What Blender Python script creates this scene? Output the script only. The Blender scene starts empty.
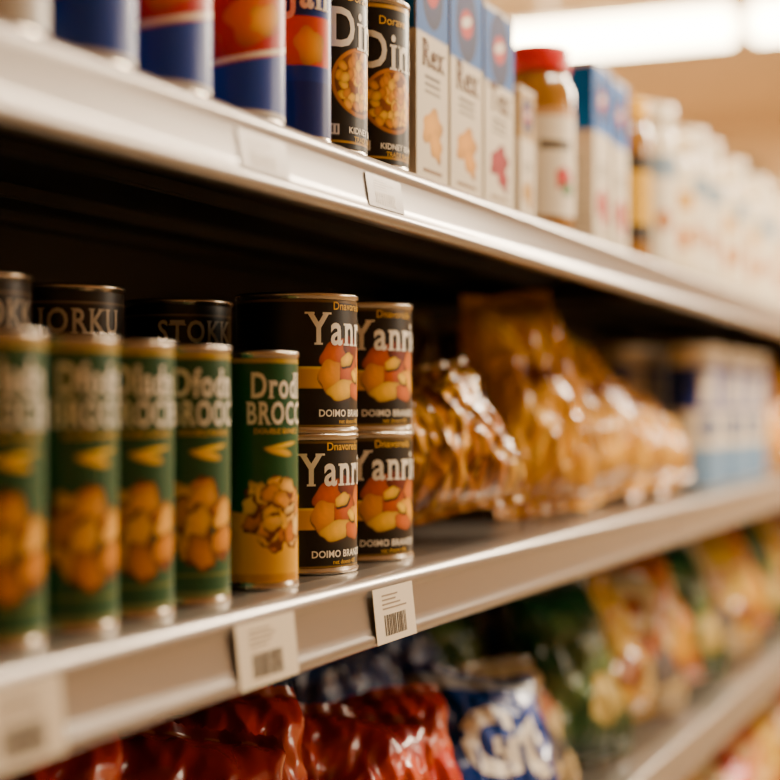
import bpy, bmesh, math, random
import numpy as np
from mathutils import Vector, Matrix, noise
random.seed(7); np.random.seed(7)
S=bpy.context.scene
def lin(c,sat=1.2,gam=1.08):
    o=[]
    for v in c[:3]:
        v=v/255.0
        o.append(v/12.92 if v<=0.04045 else ((v+0.055)/1.055)**2.4)
    l=.2126*o[0]+.7152*o[1]+.0722*o[2]
    o=[min(1,max(0.0004,l+(x-l)*sat))**gam for x in o]
    return tuple(o)
def L4(c): return lin(c)+(1.0,)
# ------------------------------------------------------------ materials
MATS={}
def mat(name,col=(200,200,200),rough=.5,metal=0.,coat=0.,attr=False,bump=0.,bscale=60.,emit=None,estr=0.,var=0.,spec=.5):
    if name in MATS: return MATS[name]
    m=bpy.data.materials.new(name); m.use_nodes=True
    nt=m.node_tree; b=nt.nodes['Principled BSDF']
    b.inputs['Base Color'].default_value=L4(col)
    b.inputs['Roughness'].default_value=rough
    b.inputs['Metallic'].default_value=metal
    b.inputs['Coat Weight'].default_value=coat
    b.inputs['Coat Roughness'].default_value=.1
    b.inputs['Specular IOR Level'].default_value=spec
    if attr:
        a=nt.nodes.new('ShaderNodeAttribute'); a.attribute_name='Col'
        nt.links.new(a.outputs['Color'],b.inputs['Base Color'])
    if var>0 or bump>0:
        tc=nt.nodes.new('ShaderNodeTexCoord')
        n=nt.nodes.new('ShaderNodeTexNoise'); n.inputs['Scale'].default_value=bscale; n.inputs['Detail'].default_value=4
        nt.links.new(tc.outputs['Object'],n.inputs['Vector'])
        if var>0 and not attr:
            r=nt.nodes.new('ShaderNodeValToRGB')
            c=lin(col)
            r.color_ramp.elements[0].position=.3; r.color_ramp.elements[1].position=.7
            r.color_ramp.elements[0].color=tuple(x*(1-var) for x in c)+(1,)
            r.color_ramp.elements[1].color=tuple(min(1,x*(1+var)) for x in c)+(1,)
            nt.links.new(n.outputs['Fac'],r.inputs['Fac']); nt.links.new(r.outputs['Color'],b.inputs['Base Color'])
        if bump>0:
            bp=nt.nodes.new('ShaderNodeBump'); bp.inputs['Strength'].default_value=bump; bp.inputs['Distance'].default_value=.002
            nt.links.new(n.outputs['Fac'],bp.inputs['Height']); nt.links.new(bp.outputs['Normal'],b.inputs['Normal'])
    if emit:
        b.inputs['Emission Color'].default_value=L4(emit); b.inputs['Emission Strength'].default_value=estr
    MATS[name]=m; return m
M_TIN=mat('tin_metal',(190,182,170),.26,1.0)
M_LABEL=mat('printed_paper_label',(255,255,255),.38,0,.08,attr=True,spec=.35)
M_CARD=mat('printed_card',(255,255,255),.6,0,.0,attr=True,spec=.12)
M_FILM=mat('printed_film',(255,255,255),.26,0,.4,attr=True,bump=.1,bscale=30)
M_WHITE=mat('ink_white',(244,238,224),.45)
M_GOLD=mat('ink_gold',(226,184,80),.45)
M_SILV=mat('ink_grey',(214,204,188),.45)
M_BLK=mat('ink_black',(25,22,20),.5)
M_TAN=mat('ink_brown',(96,62,32),.6,spec=.1)
M_LIP=mat('shelf_lip_enamel',(152,146,140),.3,.6,.3,bump=.05,bscale=20)
M_DECK=mat('shelf_deck_steel',(96,90,84),.3,.5,var=.06,bscale=9)
M_UNDER=mat('shelf_steel_shaded',(30,27,26),.5,.2,var=.1)  # shade under the shelves put into a near-black colour
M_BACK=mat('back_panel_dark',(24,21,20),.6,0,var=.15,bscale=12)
# ------------------------------------------------------------ mesh builder
class MB:
    def __init__(s): s.v=[];s.f=[];s.m=[];s.s=[];s.c=[];s.mats=[]
    def mi(s,m):
        if m not in s.mats: s.mats.append(m)
        return s.mats.index(m)
    def add(s,vs,fs,m,smooth=False,cols=None,T=None):
        o=len(s.v)
        if T is not None: vs=[T@Vector(v) for v in vs]
        s.v+= [tuple(v) for v in vs]
        s.c+= cols if cols is not None else [(1,1,1,1)]*len(vs)
        k=s.mi(m)
        for f in fs:
            s.f.append(tuple(i+o for i in f)); s.m.append(k); s.s.append(smooth)
    def lathe(s,prof,m,n=64,T=None):
        vs=[];fs=[]
        for r,z in prof:
            for i in range(n):
                a=2*math.pi*i/n; vs.append((r*math.cos(a),r*math.sin(a),z))
        for j in range(len(prof)-1):
            for i in range(n):
                k=(i+1)%n; fs.append((j*n+i,j*n+k,(j+1)*n+k,(j+1)*n+i))
        s.add(vs,fs,m,True,T=T)
    def box(s,x0,x1,y0,y1,z0,z1,m,bev=0.0,T=None):
        bm=bmesh.new(); bmesh.ops.create_cube(bm,size=1)
        for v in bm.verts: v.co=Vector(((x0+x1)/2+v.co.x*(x1-x0),(y0+y1)/2+v.co.y*(y1-y0),(z0+z1)/2+v.co.z*(z1-z0)))
        if bev>0: bmesh.ops.bevel(bm,geom=list(bm.edges),offset=bev,segments=2,affect='EDGES')
        bm.verts.index_update()
        s.add([v.co[:] for v in bm.verts],[[v.index for v in f.verts] for f in bm.faces],m,False,T=T); bm.free()
    def mesh(s,name):
        me=bpy.data.meshes.new(name); me.from_pydata(s.v,[],s.f)
        for m in s.mats: me.materials.append(m)
        me.polygons.foreach_set('material_index',s.m); me.polygons.foreach_set('use_smooth',s.s)
        a=me.color_attributes.new('Col','FLOAT_COLOR','POINT')
        a.data.foreach_set('color',np.array(s.c,dtype=np.float32).ravel()); me.update(); return me
def place(name,me,loc,rz=0,rot=None,sc=None):
    o=bpy.data.objects.new(name,me); S.collection.objects.link(o); o.location=loc
    o.rotation_euler=rot if rot else (0,0,rz)
    if sc: o.scale=sc
    return o
# ------------------------------------------------------------ text
def text_geo(txt,size,bold=0.0,serif=False,step=.003,sx=1.0,shear=0):
    cu=bpy.data.curves.new('t','FONT'); cu.body=txt; cu.size=size; cu.align_x='CENTER'; cu.offset=bold*size
    cu.resolution_u=3; cu.shear=shear; cu.space_character=1.0+bold*1.2+(.12 if serif else 0)
    o=bpy.data.objects.new('t',cu); S.collection.objects.link(o)
    dg=bpy.context.evaluated_depsgraph_get(); dg.update()
    me=bpy.data.meshes.new_from_object(o.evaluated_get(dg))
    bm=bmesh.new(); bm.from_mesh(me)
    bpy.data.objects.remove(o); bpy.data.curves.remove(cu); bpy.data.meshes.remove(me)
    bmesh.ops.remove_doubles(bm,verts=bm.verts,dist=1e-5*size)
    if serif:
        add=[]
        for e in bm.edges:
            if e.is_boundary and len(e.link_faces)==1:
                a,b=e.verts; 
                if abs(a.co.y-b.co.y)<.004*size and .05*size<abs(a.co.x-b.co.x)<.24*size:
                    up=1 if e.link_faces[0].calc_center_median().y>a.co.y else -1
                    add.append((min(a.co.x,b.co.x),max(a.co.x,b.co.x),a.co.y,up))
        for x0,x1,y,up in add:
            ex=.055*size; t=.045*size*up
            vs=[bm.verts.new((x0-ex,y,0)),bm.verts.new((x1+ex,y,0)),bm.verts.new((x1+ex,y+t,0)),bm.verts.new((x0-ex,y+t,0))]
            f=bm.faces.new(vs if up>0 else vs[::-1])
    for v in bm.verts: v.co.x*=sx
    xs=[v.co.x for v in bm.verts]
    if step and xs:
        x=min(xs)+step
        while x<max(xs):
            bmesh.ops.bisect_plane(bm,geom=list(bm.verts)+list(bm.edges)+list(bm.faces),plane_co=(x,0,0),plane_no=(1,0,0)); x+=step
    bm.verts.index_update()
    vs=[(v.co.x,v.co.y) for v in bm.verts]; fs=[[v.index for v in f.verts] for f in bm.faces]
    bm.free(); return vs,fs
def wrap_text(mb,txt,size,R,u,z,m,arc=0.0,**k):
    vs,fs=text_geo(txt,size,step=R*.07,**k)
    out=[]
    for x,y in vs:
        zz=z+y-arc*x*x; a=(u+x)/R; out.append(((R+.0004)*math.cos(a),(R+.0004)*math.sin(a),zz))
    mb.add(out,fs,m,False)
# ------------------------------------------------------------ painting helpers
def fbm(U,V,sc,seed=0,oct=3):
    r=np.zeros_like(U)
    rs=np.random.RandomState(seed)
    for o in range(oct):
        for _ in range(4):
            a=rs.rand()*6.28; f=sc*(2**o)*(0.7+rs.rand()*.6); p=rs.rand()*6.28
            r+=np.sin((U*math.cos(a)+V*math.sin(a))*f+p)/(2**o)/4
    return r
def ss(x,w): return np.clip(.5-x/w,0,1)
class Paint:
    def __init__(s,U,V,base):
        s.U=U;s.V=V; s.I=np.ones(U.shape+(3,))*np.array(lin(base))
    def mix(s,mask,col):
        c=np.array(lin(col)) if not isinstance(col,np.ndarray) else col
        s.I=s.I*(1-mask[...,None])+c*mask[...,None]
    def rect(s,u0,u1,v0,v1,col,w=.0008):
        m=ss(u0-s.U,w)*ss(s.U-u1,w)*ss(v0-s.V,w)*ss(s.V-v1,w); s.mix(m,col)
    def blob(s,cx,cy,rx,ry,rot,col,w=.0008,lob=0,seed=1,tex=0.0,hi=.35):
        du=s.U-cx; dv=s.V-cy; c,sn=math.cos(rot),math.sin(rot)
        a=(du*c+dv*sn)/rx; b=(-du*sn+dv*c)/ry
        th=np.arctan2(b,a); rr=np.sqrt(a*a+b*b)+1e-6
        lim=1+lob*np.sin(th*5+seed)+lob*.6*np.sin(th*3+seed*2)
        d=(rr-lim)*min(rx,ry)
        m=ss(d,w)
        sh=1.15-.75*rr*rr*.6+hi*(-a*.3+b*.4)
        if tex: sh=sh*(1+tex*fbm(s.U,s.V,900,seed))
        base=np.array(lin(col))*np.clip(sh,.25,1.7)[...,None]
        s.I=s.I*(1-m[...,None])+base*m[...,None]
def label_grid(mb,R,z0,z1,paint,m,rows=150,full=True):
    ang=np.concatenate([np.linspace(-math.pi*.72,math.pi*.72,230),np.linspace(math.pi*.72,math.pi*1.28,24)[1:-1]])
    zs=np.linspace(z0,z1,rows); A,Z=np.meshgrid(ang,zs)
    Aw=np.where(A>math.pi,A-2*math.pi,A)
    I=paint(Aw*R,Z-z0,z1-z0).reshape(-1,3)
    n=len(ang); 
    vs=np.stack([R*np.cos(A),R*np.sin(A),Z],-1).reshape(-1,3).tolist()
    cols=np.concatenate([np.clip(I,0,1),np.ones((len(I),1))],1).tolist()
    fs=[(j*n+i,j*n+(i+1)%n,(j+1)*n+(i+1)%n,(j+1)*n+i) for j in range(rows-1) for i in range(n)]
    mb.add(vs,fs,m,True,cols)
def can_mesh(name,R,H,paint,texts,rows=150,tin=None):
    mb=MB(); t=tin or M_TIN
    mb.lathe([(0,.002),(R*.8,.002),(R*.9,.0035),(R*.955,.0),(R*1.0,.0),(R*1.012,.0012),(R*1.012,.0032),(R*.985,.0045),(R*.985,H-.0045),(R*1.012,H-.0035),(R*1.015,H-.001),(R*1.0,H),(R*.965,H),(R*.95,H-.004),(R*.86,H-.0045),(R*.84,H-.0035),(R*.7,H-.0035),(R*.68,H-.0045),(0,H-.0045)],t,72)
    label_grid(mb,R*.992,.0055,H-.0055,paint,M_LABEL,rows)
    for tx in texts:
        txt,size,u,z,m,k=tx; wrap_text(mb,txt,size,R*.992,u,z,m,**k)
    return mb.mesh(name)
# --- black fruit cans
def p_yan(U,V,H):
    P=Paint(U,V,(12,9,9))
    P.rect(-.2,.2,H-.0022,H,(120,95,50)); P.rect(-.2,.2,0,.0012,(150,120,60))
    P.rect(-.072,-.01,.030,.0465,(226,172,0)); P.rect(-.072,-.01,.0452,.0472,(240,206,90))
    for k in range(16):
        P.rect(-.125,-.092,.014+k*.005,.0155+k*.005,(60,52,48) if k%3 else (35,30,28))
    B=[(-.018,.057,.015,.011,.6,(186,96,10)),(.004,.063,.014,.008,-.4,(108,38,12)),(.021,.053,.013,.010,.8,(192,112,16)),
       (-.022,.040,.012,.013,-.3,(222,156,20)),(-.001,.046,.014,.010,.5,(180,92,10)),(.020,.037,.014,.010,-.6,(220,164,34)),
       (-.010,.029,.016,.008,.2,(230,186,60)),(.012,.028,.013,.007,-.2,(190,104,12)),(-.004,.053,.009,.005,.3,(232,188,70)),(.009,.040,.007,.004,-.5,(234,194,84))]
    for i,b in enumerate(B):
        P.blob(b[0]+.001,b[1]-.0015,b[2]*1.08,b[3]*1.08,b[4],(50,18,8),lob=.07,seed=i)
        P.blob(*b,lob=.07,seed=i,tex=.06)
    return P.I
YR=.0495; YH=.111
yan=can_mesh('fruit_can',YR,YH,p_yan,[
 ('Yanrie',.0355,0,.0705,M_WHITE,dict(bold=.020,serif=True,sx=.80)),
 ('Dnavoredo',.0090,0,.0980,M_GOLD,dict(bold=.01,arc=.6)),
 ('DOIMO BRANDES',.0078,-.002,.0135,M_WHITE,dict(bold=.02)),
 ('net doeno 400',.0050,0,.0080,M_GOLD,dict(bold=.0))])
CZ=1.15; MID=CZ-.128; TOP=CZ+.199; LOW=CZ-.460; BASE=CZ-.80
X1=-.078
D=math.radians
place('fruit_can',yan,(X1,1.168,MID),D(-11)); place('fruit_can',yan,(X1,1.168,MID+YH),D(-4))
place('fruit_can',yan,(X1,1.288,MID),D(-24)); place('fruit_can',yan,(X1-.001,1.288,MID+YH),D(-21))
# --- grey lettered cans behind
def p_sto(U,V,H):
    P=Paint(U,V,(24,18,16))
    P.rect(-.2,.2,H-.009,H-.0078,(150,132,112)); P.rect(-.2,.2,.006,.0075,(120,105,90))
    P.rect(-.035,.035,.045,.046,(110,95,80))
    P.blob(0,.028,.02,.012,0,(120,80,50),lob=.1)
    return P.I
def stok(word): return can_mesh('soup_can',.0455,YH,p_sto,[(word,.0255,0,.075,M_SILV,dict(bold=.018,serif=True,sx=.78)),('BAKOR SELECT',.007,0,.065,M_SILV,{})],100)
st1=stok('STOKK'); st2=stok('JORKU')
for y,me,r in((1.188,st1,-38),(1.018,st2,-38),(.90,st1,-25)):
    for k in(0,1): place('soup_can',me,(-.2,y,MID+k*YH),D(r))
# --- green tall cans
def mk_grn(kind):
  def p_grn(U,V,H):
    P=Paint(U,V,(34,90,54) if kind else (48,90,62))
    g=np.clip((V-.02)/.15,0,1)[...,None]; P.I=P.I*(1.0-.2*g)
    P.rect(-.2,.2,H-.003,H,(190,160,70))
    if kind:
        m=ss(V-(.056+.006*np.sin(U*60)),.001)*ss(-.052-U,.001)*ss(U-.052,.001); P.mix(m,(228,180,44))
        P.rect(-.2,.2,0,.006,(200,150,60))
    else:
        P.rect(-.2,.2,0,.004,(120,130,90)); P.rect(-.05,.05,.014,.016,(110,120,70))
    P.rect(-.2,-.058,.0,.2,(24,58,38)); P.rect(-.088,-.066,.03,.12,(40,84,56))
    P.blob(.0,.094,.012,.0030,-.2,(230,190,70)); P.blob(.004,.0985,.014,.0018,.15,(230,196,80))
    rs=np.random.RandomState(3)
    for i in range(30 if kind else 15):
        a=rs.rand()*6.28; r=math.sqrt(rs.rand())*(.021 if kind else .018)
        k=1 if kind else 1.5
        cx=r*math.cos(a)*1.15; cy=(.050 if kind else .050)+r*math.sin(a)*(1.15 if kind else 1.3)
        col=[(218,160,88),(232,188,112),(196,128,62),(240,204,140)][i%4] if kind else [(218,164,86),(230,182,100),(200,138,64)][i%3]
        P.blob(cx+.0006,cy-.001,.0088*k,.0062*k,rs.rand()*3,(120,66,26),lob=.08,seed=i)
        P.blob(cx,cy,.008*k,.0055*k,rs.rand()*3,col,lob=.12,seed=i,tex=.12)
    return P.I
  return p_grn
GR=.030; GH=.172
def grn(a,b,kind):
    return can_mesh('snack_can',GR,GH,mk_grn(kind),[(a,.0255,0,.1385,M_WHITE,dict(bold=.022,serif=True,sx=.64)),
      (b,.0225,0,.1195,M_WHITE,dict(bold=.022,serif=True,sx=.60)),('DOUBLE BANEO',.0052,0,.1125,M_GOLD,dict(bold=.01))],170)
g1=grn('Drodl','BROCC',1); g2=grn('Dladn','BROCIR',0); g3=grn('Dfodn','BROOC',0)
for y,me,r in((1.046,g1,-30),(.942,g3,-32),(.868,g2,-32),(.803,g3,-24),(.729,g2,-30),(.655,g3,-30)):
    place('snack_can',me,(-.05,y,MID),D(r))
# --- bean cans on top shelf
def p_dini(U,V,H):
    P=Paint(U,V,(14,10,9))
    P.rect(-.2,.2,H-.004,H-.001,(200,160,80)); P.rect(-.2,-.062,0,.2,(150,110,44))
    P.rect(-.2,.2,.004,.0055,(190,150,70))
    P.blob(0,.052,.029,.027,0,(206,138,30)); P.blob(0,.052,.026,.024,0,(130,78,20))
    rs=np.random.RandomState(5)
    for i in range(75):
        a=rs.rand()*6.28; r=math.sqrt(rs.rand())*.0225
        P.blob(r*math.cos(a),.052+r*math.sin(a),.0046,.0034,rs.rand()*3,[(224,166,60),(200,138,42),(236,190,84)][i%3],lob=.05,seed=i)
    P.rect(-.040,-.022,.010,.018,(225,220,210))
    for k in range(5): P.rect(-.039+k*.0035,-.0375+k*.0035,.011,.017,(20,15,12))
    return P.I
din=can_mesh('bean_can',.040,.143,p_dini,[('Dini',.043,0,.084,M_WHITE,dict(bold=.018,serif=True,sx=.76)),('Dorave',.010,0,.120,M_GOLD,{}),('KIDNEY BEANS',.0068,.010,.0175,M_WHITE,dict(bold=.02)),('TRADE BAKED',.0055,.010,.0115,M_GOLD,{})])
place('bean_can',din,(-.05,1.235,TOP),D(-24)); place('bean_can',din,(-.05,1.149,TOP),D(-8))
# --- blue narrow can
def p_blu(U,V,H):
    P=Paint(U,V,(30,60,140)); P.rect(-.2,.2,.0,.04,(28,50,120)); P.rect(-.02,.02,.052,.088,(206,90,40)); P.rect(-.2,.2,H-.006,H,(220,215,205))
    P.blob(0,.066,.012,.014,.4,(230,170,40),lob=.1); return P.I
blu=can_mesh('drink_can',.025,.155,p_blu,[('Jan',.034,0,.100,M_WHITE,dict(bold=.03,serif=True,sx=.72))],100)
place('drink_can',blu,(-.035,1.083,TOP),D(-42))
# --- red cans
def p_red(U,V,H):
    P=Paint(U,V,(176,44,26)); 
    P.mix(ss(V-(.040+U*.25),.0012),(32,66,150)); 
    m=ss(np.abs(V-(.043+U*.25))-.0018,.001); P.mix(m,(236,228,210))
    P.blob(.0,.070,.026,.018,.5,(210,120,30),lob=.1); P.blob(.006,.068,.015,.010,.5,(228,170,44),lob=.12,seed=4)
    P.rect(-.2,-.066,0,.2,(216,208,194)); 
    for k in range(8): P.rect(-.115,-.075,.03+k*.011,.034+k*.011,(90,90,110))
    P.rect(-.2,.2,.0,.004,(206,200,188)); return P.I
red=can_mesh('tomato_can',.040,.15,p_red,[('Nala',.034,0,.096,M_WHITE,dict(bold=.03,serif=True,sx=.8))],110)
for y,r in((1.003,-30),(.897,-36),(.805,-30)): place('tomato_can',red,(-.05,y,TOP),D(r))
def p_mix(U,V,H):
    P=Paint(U,V,(40,62,130)); P.rect(-.03,.03,.04,.11,(230,225,215)); P.blob(0,.07,.02,.02,0,(190,50,40)); P.rect(-.2,.2,0,.02,(190,184,175)); return P.I
mixc=can_mesh('vegetable_can',.040,.15,p_mix,[],80)
for y in(.715,.625,.535): place('vegetable_can',mixc,(-.05,y,TOP),D(-30))
# ------------------------------------------------------------ boxes
def panel(mb,o,ux,uz,w,h,paint,m,nu=70,nv=130,off=.0004):
    o=Vector(o);ux=Vector(ux);uz=Vector(uz); nrm=ux.cross(uz).normalized()
    U,V=np.meshgrid(np.linspace(0,w,nu),np.linspace(0,h,nv))
    I=paint(U,V,w,h).reshape(-1,3); cols=np.concatenate([np.clip(I,0,1),np.ones((len(I),1))],1).tolist()
    vs=[tuple(o+ux*float(a)+uz*float(b)+nrm*off) for a,b in zip(U.ravel(),V.ravel())]
    fs=[(j*nu+i,j*nu+i+1,(j+1)*nu+i+1,(j+1)*nu+i) for j in range(nv-1) for i in range(nu-1)]
    mb.add(vs,fs,m,False,cols)
M_CARDW=mat('card_white',(206,196,180),.6,spec=.15)
def flat_text(mb,txt,size,o,ux,uz,m,**k):
    vs,fs=text_geo(txt,size,step=0,**k); o=Vector(o);ux=Vector(ux);uz=Vector(uz);n=ux.cross(uz)
    mb.add([tuple(o+ux*x+uz*y+n*.0009) for x,y in vs],fs,m)
def box_mesh(name,d,w,h,fc,blue,word):
    mb=MB(); mb.box(-d,0,0,w,0,h,M_CARDW,.0015)
    def pf(U,V,W,H):
        P=Paint(U,V,(212,202,184)); P.rect(-1,1,H*.62,1,blue)
        P.rect(-1,1,H*.975,H,(216,208,196))
        P.blob(W*.5,H*.80,W*.34,W*.42,0,(16,24,84)); P.blob(W*.5,H*.80,W*.2,W*.16,.3,(176,40,34),hi=0); P.blob(W*.5,H*.81,W*.16,W*.06,.3,(220,212,200),hi=0)
        P.blob(W*.5,H*.24,W*.32,H*.075,.2,fc,lob=.12,seed=2); P.blob(W*.60,H*.17,W*.22,H*.06,-.4,fc,lob=.14,seed=5)
        for k in range(3): P.rect(W*.25,W*.75,H*(.38+k*.03),H*(.392+k*.03),(90,80,70))
        P.rect(W*.2,W*.8,H*.05,H*.065,(120,90,60)); return P.I
    def ps(U,V,W,H):
        P=Paint(U,V,(216,206,190)); P.rect(-1,1,H*.62,1,blue); P.rect(-1,1,H*.975,H,(230,222,210))
        for k in range(12): P.rect(W*.15,W*.85,H*(.1+k*.035),H*(.108+k*.035),(150,145,140))
        return P.I
    panel(mb,(0,.001,.001),(0,1,0),(0,0,1),w-.002,h-.002,pf,M_CARD)
    panel(mb,(-d+.001,0,.001),(1,0,0),(0,0,1),d-.002,h-.002,ps,M_CARD,40,100)
    if word: flat_text(mb,word,w*.42,(0,w*.5,h*.49),(0,1,0),(0,0,1),M_TAN,bold=.018,serif=True,sx=.9)
    return mb.mesh(name)
BL=(0,92,158)
bx1=box_mesh('cereal_box',.06,.078,.215,(206,154,0),BL,'Rex'); bx2=box_mesh('cereal_box',.06,.088,.206,(202,148,0),BL,'Rex'); bx3=box_mesh('cereal_box',.06,.09,.20,(140,14,16),BL,'Tex')
place('cereal_box',bx1,(-.02,1.283,TOP)); place('cereal_box',bx2,(-.02,1.366,TOP)); place('cereal_box',bx3,(-.02,1.459,TOP))
cr=box_mesh('rice_box',.04,.05,.145,(170,130,40),(176,150,110),'')
place('rice_box',cr,(-.03,1.60,TOP))
M_REDLID=mat('jar_lid_red',(196,40,26),.35,0,.3); M_YELLID=mat('jar_lid_yellow',(230,182,20),.35,0,.3)
M_SAUCE=mat('jar_contents',(150,110,62),.15,0,.8,var=.3,bscale=60); M_CREAM=mat('bottle_cream',(226,206,166),.3,0,.4); M_PLW=mat('bottle_white',(236,226,206),.3,0,.4)
def jar_mesh(name,R,H,lid,body,paint,neck=.80,lab=(.14,.66)):
    mb=MB()
    mb.lathe([(0,.001),(R*.85,.001),(R*.97,.006),(R,.015),(R,H*.72),(R*.97,H*.78),(R*(neck+.05),H*.83),(R*neck,H*.85),(R*neck,H*.87),(0,H*.87)],body,48)
    mb.lathe([(R*neck,H*.865),(R*(neck+.07),H*.87),(R*(neck+.08),H*.88),(R*(neck+.08),H*.985),(R*(neck+.05),H),(R*.7,H*.995),(0,H*.995)],lid,48)
    label_grid(mb,R*1.012,H*lab[0],H*lab[1],paint,M_LABEL,70)
    return mb.mesh(name)
def p_jar(U,V,H):
    P=Paint(U,V,(228,218,200)); P.rect(-1,1,H*.93,H,(190,150,110)); P.blob(.01,H*.35,.013,.013,0,(180,50,34),lob=.1); P.blob(.016,H*.25,.01,.008,0,(60,110,50),lob=.1)
    P.rect(-.022,.022,H*.62,H*.70,(90,80,70)); return P.I
jr=jar_mesh('sauce_jar',.042,.215,M_REDLID,M_SAUCE,p_jar,.82,(.10,.66)); place('sauce_jar',jr,(-.06,1.755,TOP),D(-40))
bx4=box_mesh('cracker_box',.06,.075,.222,(160,40,30),(0,104,176),''); place('cracker_box',bx4,(-.02,1.85,TOP)); place('cracker_box',bx4,(-.025,1.955,TOP))
def p_j2(U,V,H):
    P=Paint(U,V,(60,52,44)); P.rect(-.03,.03,H*.2,H*.8,(210,170,80)); return P.I
jy=jar_mesh('mustard_jar',.034,.225,M_YELLID,M_SAUCE,p_j2); place('mustard_jar',jy,(-.055,2.14,TOP),D(-40)); 
def p_b1(U,V,H):
    P=Paint(U,V,(238,224,196)); P.rect(-1,1,H*.62,H*.8,(206,160,80)); P.blob(0,H*.3,.018,.018,0,(196,130,50)); return P.I
def p_b2(U,V,H):
    P=Paint(U,V,(238,228,208)); P.rect(-1,1,H*.75,H*.95,(140,156,170)); P.blob(0,H*.35,.014,.016,0,(190,130,76)); return P.I
def bottle_mesh(name,R,H,lid,body,paint):
    mb=MB()
    mb.lathe([(0,.001),(R*.9,.001),(R,.008),(R,H*.62),(R*.93,H*.70),(R*.55,H*.82),(R*.42,H*.86),(R*.42,H*.92),(0,H*.92)],body,40)
    mb.lathe([(R*.42,H*.90),(R*.5,H*.905),(R*.5,H*.99),(R*.46,H),(0,H)],lid,40)
    label_grid(mb,R*1.012,H*.12,H*.58,paint,M_LABEL,50); return mb.mesh(name)
b1=bottle_mesh('cooking_oil_bottle',.036,.24,M_YELLID,M_CREAM,p_b1); b2=jar_mesh('milk_powder_jar',.042,.24,M_PLW,M_PLW,p_b2,.86,(.08,.72))
b3=jar_mesh('mayonnaise_jar',.042,.215,M_CREAM,M_PLW,p_b1,.86,(.08,.72))
y=2.27; k=0
while y<7.2:
    nm,me=[('milk_powder_jar',b2),('mayonnaise_jar',b3),('milk_powder_jar',b2),('milk_powder_jar',b2),('mayonnaise_jar',b3)][k%5]
    place(nm,me,(-.058,y,TOP),D(-40)); 
    if y<5: place('milk_powder_jar',b2,(-.17,y+.01,TOP),D(-40))
    y+=.104+.02*random.random(); k+=1
y=1.31
while y<2.1:
    place('cooking_oil_bottle',b1,(-.19,y,TOP),0) if y>1.65 else place('cracker_box',bx4,(-.15,y-.04,TOP)); y+=.1
# ------------------------------------------------------------ canisters mid shelf right
def p_can(U,V,H):
    P=Paint(U,V,(228,218,200)); P.rect(-1,1,H*.58,H*.92,(34,56,140)); P.rect(-.018,.018,H*.62,H*.88,(214,206,196)); P.rect(-1,1,H*.0,H*.30,(130,156,184)); P.blob(0,H*.45,.018,.02,0,(110,120,150)); return P.I
M_LIDG=mat('canister_lid',(226,216,198),.35,0,.2)
def canister(name,R,H,paint):
    mb=MB(); mb.lathe([(0,.001),(R,.001),(R,H*.93),(R*1.04,H*.935),(R*1.04,H*.99),(R,H),(R*.9,H*.995),(0,H*.995)],M_LIDG,48)
    label_grid(mb,R*1.01,.004,H*.925,paint,M_LABEL,70); return mb.mesh(name)
cn=canister('powder_canister',.044,.24,p_can)
for i,y in enumerate((2.68,2.78,2.89,3.03,3.13)): place('powder_canister',cn,(-.08-.01*(i%2),y,MID),D(-40))
for y in(2.68,2.78,2.88,2.98,3.08): place('powder_canister',cn,(-.2,y,MID),D(-40))
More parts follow.
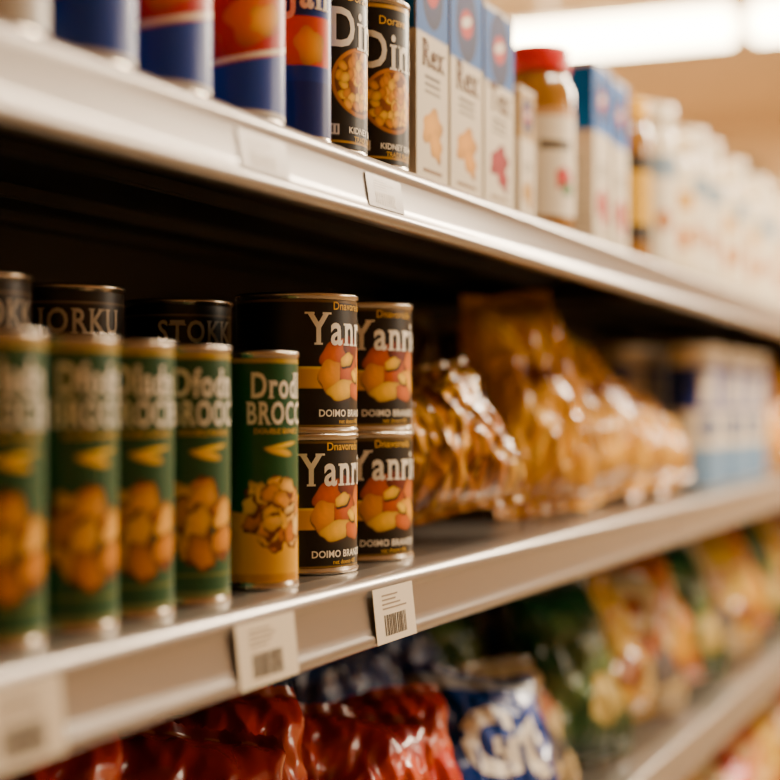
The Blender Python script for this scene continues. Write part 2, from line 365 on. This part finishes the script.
# ------------------------------------------------------------ bags
def pillow(name,w,h,t,seed,paint=None,film=None,text=None,slump=.0,crimp=.10,ridge=0,nu=64,nv=72,crease=.09):
    """local: width x, height z (0..h), front = -y"""
    film=film or M_FILM
    rs=random.Random(seed); ph=[rs.random()*6.28 for _ in range(8)]
    def pt(a,b,side):
        ee=(1-min(1,abs(b)/(1-crimp))**2.6)
        th=t*.5*(max(0,1-abs(a)**2.4)**.55)*(ee**.6)
        th*=1-.35*slump*b
        wr=.5*w*(1-.07*ee)*(1+.02*math.sin(b*9+ph[0]))
        x=a*wr; z=(b*.5+.5)*h
        y=side*th
        n=noise.noise(Vector((a*2.2+seed*3.1,b*2.2,side*2+seed)))*.10*t
        cr=(.5-abs(noise.noise(Vector((a*2.2+seed,b*1.5+a*1.2,side*3+seed*2)))))*crease*t+(.4-abs(noise.noise(Vector((a*4.5-b*2+seed*2,b*3,side*4)))))*crease*.5*t
        rid=math.sin(a*16+ph[1]+2*b)*math.sin(a*7+ph[2])*math.exp(-(1-abs(b))*4)*.09*t
        y+=side*((n+cr)*ee**.5)+rid*(1 if abs(b)<1-crimp else .4)
        y+=.10*t*math.sin(a*3+ph[3]+(0 if b>0 else 2))*abs(b)**3
        if abs(b)>.985: z+=.0015*math.sin(a*90)
        z+=.03*h*math.sin(a*2.2+ph[4])*abs(b)**3*(1 if b>0 else .3)
        x+=.03*w*math.sin(b*2.5+ph[5])
        if ridge: y+=side*ridge*abs(math.sin(a*9+b*5+2*noise.noise(Vector((a*2,b*2,seed)))))*ee
        return (x,y,z)
    mb=MB()
    A=np.linspace(-1,1,nu);B=np.linspace(-1,1,nv)
    UU,VV=np.meshgrid(A*w/2,(B*.5+.5)*h)
    I=paint(UU,VV,w,h).reshape(-1,3) if paint else np.ones((nu*nv,3))
    cols=np.concatenate([np.clip(I,0,1),np.ones((len(I),1))],1).tolist()
    for side in(-1,1):
        vs=[pt(float(a),float(b),side) for b in B for a in A]
        fs=[(j*nu+i,j*nu+i+1,(j+1)*nu+i+1,(j+1)*nu+i) for j in range(nv-1) for i in range(nu-1)]
        if side==1: fs=[f[::-1] for f in fs]
        mb.add(vs,fs,film,True,cols)
    if text:
        txt,size,u,z,m,k=text
        vs,fs=text_geo(txt,size,step=size*.12,**k)
        out=[]
        for x,y in vs:
            a=(u+x)/(w/2); b=((z+y)/h-.5)*2; p=pt(a,b,-1); out.append((p[0],p[1]-.0012,p[2]))
        mb.add(out,fs,m)
    return mb.mesh(name)
def bag(name,me,x,y,z,yaw=90,tilt=15,roll=0,sc=1):
    o=bpy.data.objects.new(name,me); S.collection.objects.link(o)
    R=Matrix.Rotation(D(yaw),4,'Z')@Matrix.Rotation(D(-tilt),4,'X')@Matrix.Rotation(D(roll),4,'Y')
    o.matrix_world=Matrix.Translation((x,y,z))@R@Matrix.Scale(sc,4)
    bpy.context.view_layer.update()
    mz=min((o.matrix_world@v.co).z for v in me.vertices)
    o.location.z+=z-mz+.0008
    return o
def p_pasta(seed,dark=1.0,hi=(240,196,110),n=95):
    def f(U,V,w,h):
        P=Paint(U,V,(156,104,44)); rs=np.random.RandomState(seed)
        for i in range(n):
            a=(rs.rand()-.5)*w; b=rs.rand()*h; r=.4+rs.rand()*1.3
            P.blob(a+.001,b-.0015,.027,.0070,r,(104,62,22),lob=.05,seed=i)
            P.blob(a,b,.026,.0056,r,[(228,174,90),(210,148,66),hi,(190,126,52)][i%4],lob=.06,seed=i,tex=.1)
        P.rect(-1,1,h*.93,h,(216,188,136)); P.rect(-1,1,0,h*.06,(200,160,100))
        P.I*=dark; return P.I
    return f
def p_tall(seed,top=(206,158,74),dk=1.0):
    def f(U,V,w,h):
        P=Paint(U,V,(210,158,70)); rs=np.random.RandomState(seed)
        for i in range(60):
            a=(rs.rand()-.5)*w; b=rs.rand()*h*.86; r=.9+rs.rand()*1.2
            P.blob(a+.001,b-.001,.024,.0075,r,(150,100,40),lob=.06,seed=i)
            P.blob(a,b,.023,.007,r,[(220,168,76),(202,144,54),(234,186,96)][i%3],lob=.06,seed=i)
        P.rect(-1,1,h*.86,h,top); P.rect(-w*.3,w*.1,h*.55,h*.62,(130,76,34))
        P.I*=dk; return P.I
    return f
pb1=pillow('pasta_bag',.172,.165,.10,11,p_pasta(2),slump=.2,ridge=.0015,crease=.2,nu=90,nv=90)
pb2=pillow('pasta_bag',.16,.275,.085,12,p_tall(3,(190,140,60)),slump=.6,ridge=.0,crease=.28,nu=80,nv=100)
pb5=pillow('pasta_bag',.15,.255,.08,16,p_tall(9,(170,118,50),.75),slump=.6,ridge=.0,crease=.28)
pb3=pillow('pasta_bag',.155,.24,.08,13,p_tall(4,(226,194,124)),slump=.6,crease=.28)
pb4=pillow('pasta_bag',.15,.19,.08,14,p_tall(6,(236,218,170)),slump=.5,crease=.28)
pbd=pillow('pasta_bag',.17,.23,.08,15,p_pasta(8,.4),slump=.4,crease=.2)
bag('pasta_bag',pb1,-.06,1.490,MID,yaw=44,tilt=26,roll=-14)
bag('pasta_bag',pb2,-.078,1.84,MID,yaw=64,tilt=15,roll=1)
bag('pasta_bag',pb5,-.088,2.01,MID,yaw=66,tilt=20,roll=-6)
bag('pasta_bag',pb3,-.075,2.17,MID,yaw=68,tilt=24,roll=-10)
bag('pasta_bag',pb4,-.07,2.35,MID,yaw=72,tilt=32,roll=-14,sc=1.05)
bag('pasta_bag',pb4,-.07,2.50,MID,yaw=76,tilt=34,roll=-12,sc=.95)
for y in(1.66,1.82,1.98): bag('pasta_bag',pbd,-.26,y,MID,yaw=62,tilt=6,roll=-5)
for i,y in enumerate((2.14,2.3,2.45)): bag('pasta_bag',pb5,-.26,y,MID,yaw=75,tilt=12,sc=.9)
i=0;y=3.36
while y<7:
    bag('pasta_bag',[pb2,pb4,pb3][i%3],-.08,y,MID,yaw=78,tilt=18,roll=0,sc=.9); y+=.16; i+=1
# printed snack bags low shelf
def p_print(c1,c2,c3,seed):
    def f(U,V,w,h):
        P=Paint(U,V,c1); 
        m=ss(np.abs(V-h*.5-U*.5+.01*np.sin(U*70+seed))-h*.09,.002); P.mix(m,c2)
        P.blob(w*.08,h*.3,w*.22,h*.13,.3,c3,lob=.12,seed=seed); P.blob(-w*.15,h*.72,w*.2,h*.08,.2,c2,lob=.1,seed=seed+1)
        P.rect(-1,1,0,h*.05,tuple(int(v*.7) for v in c1)); P.rect(-1,1,h*.95,h,tuple(int(v*.75) for v in c1)); return P.I
    return f
def p_gt(U,V,w,h):
    P=Paint(U,V,(30,70,150)); P.rect(-1,1,0,h*.22,(196,200,206)); P.rect(-1,1,h*.82,h*.93,(200,204,210)); P.rect(-1,1,h*.93,h,(24,50,110)); return P.I
W=(224,216,202)
snr=pillow('snack_bag',.165,.185,.085,21,p_print((188,58,40),(206,102,70),(228,212,196),1),crease=.24)
snr2=pillow('snack_bag',.16,.18,.08,22,p_print((160,48,38),(190,80,56),(218,180,130),2),crease=.24)
snb=pillow('snack_bag',.16,.19,.08,23,p_gt,text=('Gt',.095,0,.062,M_WHITE,dict(bold=.05)),crease=.18)
snd=pillow('snack_bag',.15,.20,.075,24,p_print((26,44,90),(60,84,140),(150,160,180),4),crease=.18)
sng=pillow('snack_bag',.17,.24,.085,25,p_print((34,74,44),(90,112,72),(190,170,116),5),crease=.18)
sny=pillow('snack_bag',.17,.23,.085,26,p_print((190,150,56),(210,182,110),(120,70,40),6),crease=.18)
sno=pillow('snack_bag',.16,.23,.085,27,p_print((180,104,52),(210,178,124),(190,146,70),7),crease=.18)
snw=pillow('snack_bag',.16,.22,.085,28,p_print((196,176,138),(156,96,60),(110,104,104),8),crease=.18)
front=[(.70,snr2,1.35,-.11),(.84,snr,1.33,-.11),(.98,snr2,1.28,-.105),(1.12,snr,1.2,-.10),(1.26,snr2,1.1,-.085),(1.40,snr,1.0,-.07)]
for i,(y,me,sc,x) in enumerate(front): bag('snack_bag',me,x,y,LOW,yaw=44+6*(i%2),tilt=26,roll=(-5 if i%2 else 7),sc=sc)
bag('snack_bag',snb,-.055,1.60,LOW,yaw=50,tilt=28,roll=6)
bag('snack_bag',snw,-.07,1.80,LOW,yaw=66,tilt=30,roll=4,sc=.8)
y=.95;i=0
while y<1.9: bag('snack_bag',snd,-.27,y,LOW,yaw=60,tilt=14,roll=-6+12*(i%2),sc=1.1); y+=.13;i+=1
seq=[sng,sny,snw,sno,sng,snw,sny,sno]
y=2.02;i=0
while y<7: bag('snack_bag',seq[i%8],-.07,y,LOW,yaw=68,tilt=22,roll=(-9 if i%2 else 2)); y+=.165;i+=1
y=1.95;i=0
while y<4: bag('snack_bag',[sng,snd,snr2][i%3],-.23,y,LOW,yaw=74,tilt=12); y+=.16;i+=1
y=1.7;i=0
while y<6: bag('snack_bag',[sno,sny,snw,snr][i%4],-.02,y,BASE,yaw=74,tilt=20); y+=.16;i+=1
# ------------------------------------------------------------ gondola shelving
Y0=-.4;Y1=7.6
joints=[-.4,2.17,3.39,4.61,5.83,7.6]
prof=[(-.03,-.0002),(-.006,.0),(-.001,-.0006),(.003,-.003),(.0055,-.007),(.0060,-.0105),(.0050,-.0135),(.0050,-.0150),(.0062,-.024),(.0080,-.036),(.0095,-.0425),(.0112,-.0440),(.0118,-.047),(.0112,-.0505),(.008,-.053),(-.004,-.053),(-.006,-.050),(-.006,-.014),(-.03,-.012)]
root=bpy.data.objects.new('gondola_shelving',None); S.collection.objects.link(root)
def child(nm,mb):
    o=place(nm,mb.mesh(nm),(0,0,0)); o.parent=root; return o
for nm,z in(('shelf_top',TOP),('shelf_middle',MID),('shelf_lower',LOW),('shelf_base',BASE)):
    mb=MB()
    for a,b in zip(joints[:-1],joints[1:]):
        a+=.0012;b-=.0012; n=len(prof)
        vs=[(x,yy,z+zz) for yy in(a,b) for x,zz in prof]
        fs=[(i,i+1,n+i+1,n+i) for i in range(n-1)]
        mb.add(vs,fs,M_LIP,True)
        mb.add(vs,[(n-1,0,n,2*n-1),tuple(range(n))[::-1],tuple(range(n,2*n))],M_LIP,False)
        mb.box(-.425,-.031,a,b,z-.010,z-.0003,M_DECK)
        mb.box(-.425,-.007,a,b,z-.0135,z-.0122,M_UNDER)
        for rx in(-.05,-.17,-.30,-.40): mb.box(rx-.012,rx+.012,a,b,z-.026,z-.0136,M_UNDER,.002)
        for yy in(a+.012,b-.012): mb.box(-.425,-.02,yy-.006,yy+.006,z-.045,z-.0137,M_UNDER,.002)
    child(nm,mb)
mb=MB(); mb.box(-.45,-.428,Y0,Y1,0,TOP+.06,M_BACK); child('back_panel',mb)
mb=MB()
for yy in joints: mb.box(-.4279,-.4255,yy-.015,yy+.015,0,TOP+.05,M_UNDER,.0008)
child('uprights',mb)
mb=MB(); mb.box(-.425,-.02,Y0,Y1,0,BASE-.06,M_BACK,.003); child('plinth',mb)
# price tags
M_TAG=mat('price_tag_card',(226,216,198),.5); M_INK2=mat('ink_faded',(150,138,124),.5); M_INK3=mat('ink_very_faded',(186,178,166),.35,.3)
def tag(yc,z,w,strong=True,seed=0):
    mb=MB(); rs=random.Random(seed); h=.0425 if strong else .0255
    dirz=Vector((-.0045,0,.042)).normalized() if strong else Vector((-.0040,0,.0260)).normalized()
    ux=Vector((0,1,0)); nn=ux.cross(dirz)
    base=Vector((.0126,-w/2,-.051)) if strong else Vector((.0094,-w/2,-.0412))
    def quad(u0,u1,v0,v1,m,off):
        q=[base+ux*a+dirz*b+nn*off for a,b in((u0,v0),(u1,v0),(u1,v1),(u0,v1))]; mb.add([tuple(v) for v in q],[(0,1,2,3)],m)
    T,I,J=(M_TAG,M_BLK,M_INK2) if strong else (M_LIP,M_INK3,M_INK3)
    vs=[base+ux*a+dirz*b+nn*c for c in(0,.0005) for a,b in((0,0),(w,0),(w,h),(0,h))]
    mb.add([tuple(v) for v in vs],[(4,5,6,7),(3,2,1,0),(0,1,5,4),(1,2,6,5),(2,3,7,6),(3,0,4,7)],T)
    u=w*.22
    while u<w*.74:
        b=.0008+rs.random()*.0016; quad(u,u+b,h*.12,h*.50,I,.0007); u+=b+.0008+rs.random()*.001
    for k in range(4): quad(w*.2,w*(.5+.3*rs.random()),h*(.84-.08*k),h*(.87-.08*k),J,.0007)
    return place('price_tag',mb.mesh('price_tag'),(0,yc,z))
tag(.945,MID,.084,True,seed=1); tag(1.163,MID,.080,True,seed=2); tag(.675,MID,.07,True,seed=3)
tag(.945,TOP,.07,False,seed=4); tag(1.15,TOP,.07,False,seed=5)
# ------------------------------------------------------------ room
M_WALL=mat('wall_paint',(226,200,162),.8,var=.04,bscale=2); M_CEIL=mat('ceiling_tiles',(226,206,176),.85,var=.04,bscale=3); M_FLOOR=mat('floor_vinyl',(150,134,114),.3,0,.2,var=.08,bscale=3)
def rb(nm,*a,m=None):
    mb=MB(); mb.box(*a,m); return place(nm,mb.mesh(nm),(0,0,0))
rb('floor',-6,4,-3,10,-.1,0,m=M_FLOOR); rb('ceiling',-6,4,-3,10,2.95,3.05,m=M_CEIL)
rb('wall_back',-6,4,10,10.1,0,2.95,m=M_WALL); rb('wall_left',-6.1,-6,-3,10,0,2.95,m=M_WALL); rb('wall_right',4,4.1,-3,10,0,2.95,m=M_WALL); rb('wall_front',-6,4,-3.1,-3,0,2.95,m=M_WALL)
M_DARK=mat('sign_dark',(74,66,66),.5); M_FRAME=mat('sign_frame',(110,98,88),.5)
mb=MB(); mb.box(-1.75,-1.25,9.93,9.995,2.38,2.68,M_FRAME,.01); mb.box(-1.72,-1.28,9.915,9.93,2.41,2.65,M_DARK,.004)
place('wall_display_screen',mb.mesh('wall_display_screen'),(0,0,0))
# lamps
M_TUBE=mat('lamp_diffuser',(255,240,215),.4,emit=(255,238,208),estr=30.0); M_HOUS=mat('lamp_housing',(220,212,200),.5)
def lamp(x0,x1,y0,y1,z):
    mb=MB(); mb.box(x0,x1,y0,y1,z,z+.11,M_TUBE,.01); mb.box(x0,x1,y0+.02,y1-.02,z+.1101,z+.13,M_HOUS,.004)
    for xx in(.2,.8):
        cx=x0+(x1-x0)*xx; cy=(y0+y1)/2; mb.box(cx-.006,cx+.006,cy-.006,cy+.006,z+.13,2.949,M_HOUS)
    return place('ceiling_lamp',mb.mesh('ceiling_lamp'),(0,0,0))
LZ=CZ+1.40
lamp(-1.56,-.66,6.0,6.1,LZ); lamp(-.58,.36,6.0,6.1,LZ)
lamp(-4.2,-3.2,7.5,7.6,LZ)
def area(x,y,z,sx,sy,p,col=(1,.825,.60),rot=(0,0,0)):
    l=bpy.data.lights.new('aisle_or_fill_light','AREA'); l.shape='RECTANGLE'; l.size=sx; l.size_y=sy; l.energy=p; l.color=col
    o=bpy.data.objects.new('aisle_or_fill_light',l); S.collection.objects.link(o); o.location=(x,y,z); o.rotation_euler=rot; return o
area(.85,2.4,2.6,.25,1.9,86,rot=(0,D(26),0))
area(.9,5.2,2.6,.4,3.0,330,rot=(0,D(20),0))
area(-2.4,6.8,2.85,2.5,4,370)  # large fill added to brighten the room behind the shelving
area(-1.2,3.2,2.7,.4,2.4,50,rot=(0,D(-30),0))
area(1.9,2.9,1.75,.5,1.0,20,rot=(0,D(75),D(22)))  # side fill added to lift the shelf fronts, no fixture here
w=bpy.data.worlds.new('World'); S.world=w; w.use_nodes=True
w.node_tree.nodes['Background'].inputs[0].default_value=(1,.82,.62,1); w.node_tree.nodes['Background'].inputs[1].default_value=.3
# ------------------------------------------------------------ camera
th=math.atan(675/1600)
cd=bpy.data.cameras.new('camera'); cam=bpy.data.objects.new('camera',cd); S.collection.objects.link(cam)
cam.location=(.497,0,CZ); cam.rotation_euler=(math.pi/2,0,th)
cd.sensor_width=36; cd.lens=1600/780*36; cd.shift_y=22/780; cd.clip_start=.05
cd.dof.use_dof=True; cd.dof.focus_distance=1.26; cd.dof.aperture_fstop=(cd.lens/1000)/.031
S.camera=cam
